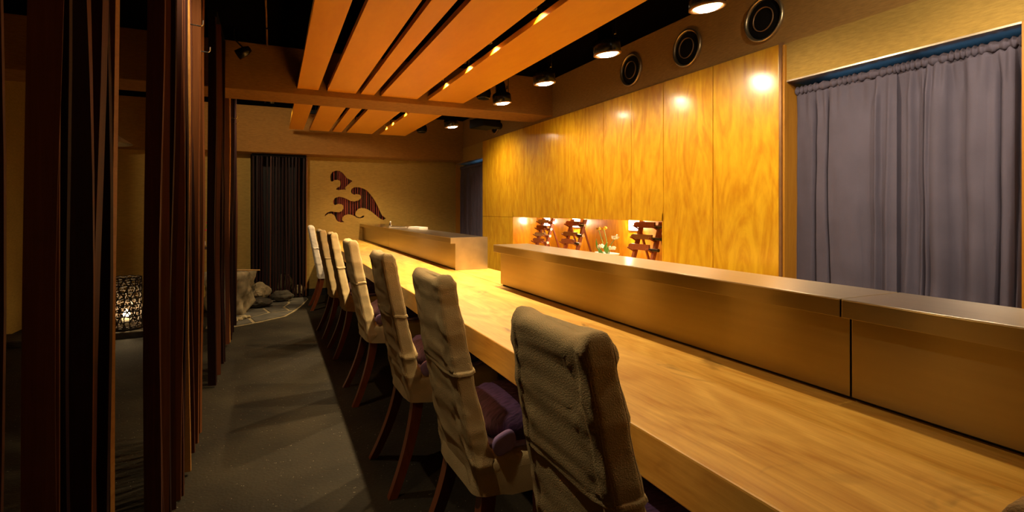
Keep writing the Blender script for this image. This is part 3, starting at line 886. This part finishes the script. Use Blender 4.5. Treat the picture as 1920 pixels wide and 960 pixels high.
def pillow(m, hx, hy, hz, p=3.2, n=26, seed=0, pleat=0.0):
    vv, ff = [], []
    nv = 13
    for j in range(nv):
        ph = -PI / 2 + PI * j / (nv - 1)
        for k in range(n * 2):
            q = 2 * PI * k / (n * 2)
            cx_, sx_ = math.cos(q), math.sin(q); cc = max(0, math.cos(ph)) ** .55
            x = math.copysign(abs(cx_) ** (2 / p), cx_) * cc * hx; y = math.copysign(abs(sx_) ** (2 / p), sx_) * cc * hy
            z = math.copysign(abs(math.sin(ph)) ** .9, math.sin(ph)) * hz
            z += (pleat * math.sin(x * 150 + 4 * noise.noise(Vector((x * 8, y * 8, seed)))) + .008 * noise.noise(Vector((x * 9, y * 9, seed)))) * (1 if ph > 0 else .2) * cc
            vv.append((x, y, z))
    N = n * 2
    for j in range(nv - 1):
        for k in range(N): ff.append((j * N + k, j * N + (k + 1) % N, (j + 1) * N + (k + 1) % N, (j + 1) * N + k))
    m.add(vv, ff, True)
    return m


for i, (y, rz, dx) in enumerate(chairs):
    white = (i == 0)  # chair under the corner spotlight, its cover coloured paler as lit
    fab = M['linen_lit'] if white else M['linen']
    lab = ('spotlit-pale slipcovered dining chair at the counter end by the wave-cut wall' if white else 'beige slipcovered high-back dining chair, %s from the wave-cut wall' % ordn[i])
    c = empty('dining_chair', (XO + dx, y, 0), rz, lab, 'chair', 'slipcovered chairs along the counter')
    back_mesh(.395, .76, 0.0, i * 3.1, False, 'back_cover').build('back_cover', fab, c)
    back_mesh(.725 + .012 * math.sin(i * 2.3), .988, .0026, i * 3.1 + 1, True, 'cap_cover').build('cap_cover', fab, c)
    seat_mesh(i * 1.7).build('seat_cover', fab, c)
    for me_ in LEG: inst(me_, 'leg', c)
    cu_ = empty('seat_cushion', (XO + dx + .095, y, .478), rz, 'dark purple pleated cushion on the %s chair from the wave-cut wall' % ordn[i], 'cushion', 'purple cushions on the chairs')
    pillow(MB(), .172, .165, .066, seed=i, pleat=.004).build('cover', M['purple'], cu_, (0, 0, .064))
    pillow(MB(), .040, .010, .034, 3.4, 12, i + 9).build('corner_flap', M['lilac'], cu_, (-.135, -.160, .036), (0.12, -0.30, .10))
    pillow(MB(), .170, .158, .016, 4, 20, i + 3).build('underside', M['lilac'], cu_, (0, 0, .016))

# ------------------------------------------------------------------ hanging batten screens
BM = []
for k in range(6):
    rnd = random.Random(40 + k); secs = []
    a1, a2, p1_, p2_ = rnd.uniform(-.010, .010), rnd.uniform(-.006, .006), rnd.uniform(0, 6), rnd.uniform(0, 6)
    wx, wy = rnd.uniform(.016, .024), rnd.uniform(.007, .011)
    for i in range(13):
        z = i / 12
        ox = a1 * math.sin(3.0 * z + p1_) + a2 * math.sin(8 * z + p2_); oy = a2 * math.sin(4 * z + p2_) + a1 * .5 * math.sin(6 * z + p1_)
        w_ = wx * (1 + .06 * math.sin(11 * z + p1_))
        secs.append([(ox - w_, oy - wy, z), (ox + w_, oy - wy, z), (ox + w_, oy + wy, z), (ox - w_, oy + wy, z)])
    for mt in ('batten', 'batten_lit', 'batten_dark', 'batten_half_lit'):
        me_ = MB().prism(secs).mesh('batten'); me_.materials.append(M[mt]); BM.append((me_, mt))
DARKB = [m for m, q in BM if q == 'batten']; LIT_B = [m for m, q in BM if q == 'batten_lit']; BLKB = [m for m, q in BM if q == 'batten_dark']; HALF_LIT_B = [m for m, q in BM if q == 'batten_half_lit']


def screen(y0, y1, n, ztop, label, lights=(), seed=0, x=-.375, along='y', jit=.015, yawj=.45, black=False):
    rnd = random.Random(seed)
    mid = (y0 + y1) / 2
    loc = (x, mid, 0) if along == 'y' else (mid, x, 0)
    r = empty('batten_screen', loc, label=label, cat='screen', group='hanging batten screens')
    L = y1 - y0
    if along == 'y': MB().box(-.03, .03, -L / 2, L / 2, ztop - .04, ztop).build('top_rail', M['black'], r)
    else: MB().box(-L / 2, L / 2, -.03, .03, ztop - .04, ztop).build('top_rail', M['black'], r)
    for k in range(n):
        v = -L / 2 + .012 + (L - .024) * (k + rnd.uniform(-.3, .3)) / max(1, n - 1)
        zb = rnd.uniform(.012, .03)
        jx = rnd.uniform(-jit, jit)
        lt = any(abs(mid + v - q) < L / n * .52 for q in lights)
        me_ = rnd.choice(LIT_B if lt else (BLKB if rnd.random() < (.85 if black else .40) else (HALF_LIT_B if rnd.random() < .2 else DARKB)))
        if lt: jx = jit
        l_ = (jx, v, zb) if along == 'y' else (v, jx, zb)
        inst(me_, 'batten', r, l_, (rnd.uniform(-.006, .006), rnd.uniform(-.008, .008), rnd.uniform(-yawj, yawj) + (0 if along == 'y' else PI / 2)), (1, 1, ztop - .035 - zb))
    return r


screen(.25, .95, 11, ZC, 'dark batten screen closest to the entry end', (), 1)
s1 = screen(1.20, 1.545, 10, ZC, 'batten screen with amber edges coloured as lit, second from the entry end', (1.53,), 22)
s2 = screen(2.13, 3.27, 22, ZC, 'long dense batten screen with one amber batten coloured as lit', (2.74,), 3)
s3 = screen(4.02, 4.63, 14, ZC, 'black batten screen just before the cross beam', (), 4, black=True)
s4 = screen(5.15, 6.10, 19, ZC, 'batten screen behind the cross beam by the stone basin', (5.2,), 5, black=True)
screen(-.255, .415, 17, 1.954, 'dark red batten screen hanging in the passage beside the wave-cut wall', (), 6, YF - .16, 'x', .01, .3, True)
for par, hl in ((s2, [(-.335, 2.76, 2.05), (-.335, 3.05, 2.01)]), (s4, [(-.335, 5.22, 2.02), (-.335, 5.40, 2.0)])):
    for (hx, hy, hz) in hl:
        o = MB().tube([(-.03, 0, 0), (.035, 0, -.004), (.042, 0, .004), (.043, 0, .024)], .0032, 8).build('hook', M['chrome'], par)
        o.location = Vector((hx, hy, hz)) - Vector(par.location)

# ------------------------------------------------------------------ stone corner
def rock(name, c, r, seed, label, cat='rock', mat='stone', group='rocks around the stone basin', squash=(1, 1, .75), sub=3):
    bm = bmesh.new(); bmesh.ops.create_icosphere(bm, subdivisions=sub, radius=1)
    for v in bm.verts:
        n_ = v.co.normalized()
        d = 1 + .28 * noise.noise(n_ * 1.6 + Vector((seed, 0, 0))) + .12 * noise.noise(n_ * 4 + Vector((0, seed, 0)))
        v.co = Vector((n_.x * d * squash[0], n_.y * d * squash[1], n_.z * d * squash[2])) * r
    zm = min(v.co.z for v in bm.verts)
    me_ = bpy.data.meshes.new(name); bm.to_mesh(me_); bm.free(); me_.materials.append(M[mat])
    o = bpy.data.objects.new(name, me_); o.location = (c[0], c[1], c[2] - zm - .002); col.objects.link(o)
    return tag(o, label, cat, group)


b = empty('stone_basin', (-.46, 6.80, .011), label='tall rough stone water basin beside the hanging battens', cat='basin')
m = MB(); n = 72; rings = []
for z, r in [(0, .205), (.04, .215), (.08, .22), (.12, .222), (.16, .225), (.20, .23), (.24, .232), (.28, .235), (.32, .238), (.36, .242), (.40, .245), (.44, .243), (.465, .235), (.482, .215), (.487, .19), (.47, .165), (.42, .15)]:
    rings.append([((r * (1 + .22 * noise.noise(Vector((math.cos(q) * 1.9, math.sin(q) * 1.9, z * 5)))) + .05 * noise.noise(Vector((math.cos(q) * 4.5, math.sin(q) * 4.5, z * 14))) + .02 * noise.noise(Vector((math.cos(q) * 11, math.sin(q) * 11, z * 30)))) * math.cos(q),
                   (r * (1 + .22 * noise.noise(Vector((math.cos(q) * 1.9, math.sin(q) * 1.9, z * 5)))) + .05 * noise.noise(Vector((math.cos(q) * 4.5, math.sin(q) * 4.5, z * 14))) + .02 * noise.noise(Vector((math.cos(q) * 11, math.sin(q) * 11, z * 30)))) * math.sin(q), z) for q in [2 * PI * k / n for k in range(n)]])
vv = [p for r in rings for p in r]; ff = []
for i in range(len(rings) - 1):
    for k in range(n): ff.append((i * n + k, i * n + (k + 1) % n, (i + 1) * n + (k + 1) % n, (i + 1) * n + k))
ff.append(tuple((len(rings) - 1) * n + k for k in range(n)))
m.add(vv, ff, True).build('bowl', M['stone'], b)
ld = empty('bamboo_ladle', (-.40, 6.76, .496), -.25, label='bamboo ladle lying across the stone basin', cat='ladle')
MB().tube([(-.06, 0, .012), (.27, 0, .006)], .007, 8).build('handle', M['bamboo'], ld)
MB().lathe([(0, -.02), (.030, -.02), (.032, .02), (.028, .02), (.027, -.015), (0, -.015)], 16, Matrix.Translation((-.08, 0, .03)) @ Matrix.Rotation(1.2, 4, 'Y')).build('cup', M['petal'], ld)
rocks = [((-.15, 7.05, .012), .10, 'stone_dark', 'dark flat rock at the foot of the stone basin', (1.4, 1, .6)),
         ((-.17, 7.22, .09), .062, 'stone', 'pale rock wedged above the dark flat rock', (1.1, 1, .9)),
         ((-.15, 7.40, .012), .12, 'stone', 'large rounded rock between basin and passage battens', (1, .8, 1.0)),
         ((.10, 7.36, .012), .10, 'stone_dark', 'low dark rock before the passage battens', (1.4, .7, .7)),
         ((-.13, 7.90, .0), .11, 'stone', 'rounded rock inside the passage beside the basin', (1, 1, .9)),
         ((.15, 7.90, .0), .125, 'stone', 'tall rock in the middle of the passage', (.8, .8, 1.2)),
         ((.34, 7.92, .0), .08, 'stone', 'small rock in the passage by the wave-cut wall', (1, 1, .9)),
         ((-.50, 7.33, .012), .15, 'stone_dark', 'big dark rock behind the stone basin', (1, .8, .9))]
for i, (c_, r_, mt, lab, sq) in enumerate(rocks): rock('garden_rock', c_, r_, 3.7 * i + 1, lab, 'rock', mt, 'rocks around the stone basin', sq)
for i, (x_, y_, r_) in enumerate([(-.37, 6.20, .035), (-.33, 6.30, .030), (-.29, 6.36, .034), (-.25, 6.42, .026), (-.38, 6.33, .030), (-.32, 6.42, .024)]):
    rock('pebble', (x_, y_, .008), r_, 9.1 * i, 'small yellowish pebble on the flagstones at the basin', 'pebble', 'mortar', 'yellowish pebbles at the basin', (1.2, 1, .7), 2)

path = empty('flagstone_path', (0, 6.8, 0), label='grey flagstone path with pale joints before the stone basin', cat='path')


def slab(pts, z0, z1, name, mat):
    v0 = [(x, y - 6.8, z0) for x, y in pts]; v1 = [(x, y - 6.8, z1) for x, y in pts]
    MB().prism([v0, v1]).build(name, mat, path)


slab([(-.62, 6.02), (-.38, 6.0), (-.15, 6.12), (.13, 6.36), (.25, 6.68), (.33, 6.98), (.43, 7.44), (.41, 7.62), (-.62, 7.62)], -.01, .006, 'mortar_bed', M['mortar'])
fl = [[(-.60, 6.04), (-.38, 6.02), (-.20, 6.12), (-.26, 6.40), (-.60, 6.42)],
      [(-.17, 6.145), (.115, 6.375), (.215, 6.65), (-.03, 6.62), (-.225, 6.42)],
      [(-.60, 6.455), (-.25, 6.435), (-.06, 6.65), (-.12, 6.95), (-.60, 6.95)],
      [(-.025, 6.66), (.16, 6.69), (.10, 6.95), (.17, 7.20), (-.10, 7.22), (-.09, 6.95)],
      [(.225, 6.70), (.315, 7.0), (.36, 7.20), (.20, 7.19), (.135, 6.96), (.19, 6.71)],
      [(-.60, 6.985), (-.125, 6.985), (-.125, 7.25), (.17, 7.235), (.17, 7.60), (-.60, 7.60)],
      [(.20, 7.225), (.365, 7.235), (.415, 7.44), (.40, 7.60), (.20, 7.60)]]
for p_ in fl: slab(p_, -.005, .012, 'flagstone', M['flag'])

# ------------------------------------------------------------------ behind the screens
kb = empty('stone_kerb', (-1.5, 6.02, 0), label='low dark stone kerb behind the batten screens under the candle lamp', cat='kerb')
for k in range(4): MB().box(-.75 + k * .4, -.36 + k * .4, -.10, .28, -.01, .055, .012).build('kerb_stone', M['stone_dark'], kb)
lp = empty('candle_lamp', (-1.285, 6.10, .055), label='dark woven cylinder lamp with a lit candle behind the batten screens', cat='lamp')
LR, LH = .118, .50
MB().lathe([(0, 0), (LR + .01, 0), (LR + .01, .02), (0, .02)], 28).build('base', M['basket'], lp)
for k in range(26):
    q0 = 2 * PI * k / 26; sg = 1 if k % 2 else -1; rr = LR + .003 * sg
    pts = [(rr * math.cos(q0 + sg * 1.1 * j / 14 + .1 * math.sin(j * 1.3 + k)), rr * math.sin(q0 + sg * 1.1 * j / 14 + .1 * math.sin(j * 1.3 + k)), .01 + (LH - .01) * j / 14) for j in range(15)]
    MB().tube(pts, .0062, 5).build('wicker_strand', M['basket'], lp)
for z in (.03, .08, .13, .18, .24, .30, .36, .42, .47, .495):
    MB().tube([(LR * math.cos(2 * PI * k / 28), LR * math.sin(2 * PI * k / 28), z + .006 * math.sin(k * 1.9 + z * 40)) for k in range(29)], .0065, 5, False).build('wicker_hoop', M['basket'], lp)
cd = MB().lathe([(0, .02), (.035, .02), (.036, .11), (0, .112)], 18).build('candle', M['petal'], lp)
MB().lathe([(0, .112), (.022, .122), (.030, .142), (.016, .165), (0, .19)], 14).build('flame', M['flame'], cd)
l = point('candle_light', (0, 0, .21), 4.5, (1, .68, .32), .03); l.parent = lp
sh = empty('pendant_shade', (-1.36, 5.42, 1.765), label='pale shallow cone pendant shade behind the batten screens', cat='lamp')
MB().lathe([(.262, 0), (.258, .004), (.03, .165), (.0, .170)], 36).lathe([(.255, 0), (.03, .158)], 36).build('shade', M['paper'], sh)
MB().tube([(0, 0, .16), (0, 0, ZC - 1.765)], .004, 6).build('cord', M['black'], sh)
st = empty('flower_stand', (-.80, 7.10, 0), label='slim dark stand behind the batten screens holding a flower vase', cat='stand')
MB().lathe([(0, .74), (.13, .74), (.135, .75), (.13, .76), (0, .76)], 24).build('top', M['basket'], st)
MB().lathe([(.02, 0), (.02, .74)], 12).build('post', M['basket'], st)
MB().lathe([(0, 0), (.10, 0), (.10, .015), (.02, .03), (0, .03)], 24).build('foot', M['basket'], st)
fv = empty('flower_vase', (-.78, 7.10, .76), label='small pale vase of red flowers behind the batten screens', cat='flowers')
MB().lathe([(0, 0), (.035, 0), (.055, .03), (.05, .07), (.028, .095), (.034, .105), (.028, .10), (0, .08)], 22).build('vase', M['white'], fv)
rnd = random.Random(5)
for k in range(9):
    q = rnd.uniform(0, 6.28); hh_ = rnd.uniform(.16, .36); rr = rnd.uniform(.02, .09)
    e = Vector((rr * math.cos(q), rr * math.sin(q), hh_))
    so = MB().tube([(0, 0, .08), e * .6 + Vector((0, 0, .03)), e], .0025, 5).build('stem', M['green'], fv)
    if k < 6: blossom(so, e, rnd.uniform(.022, .032), M['petal_red'] if k < 5 else M['petal'], 5, k)
    else: solidify(leaf(e * .5, e, .02).build('leaf', M['green'], fv), .0015)
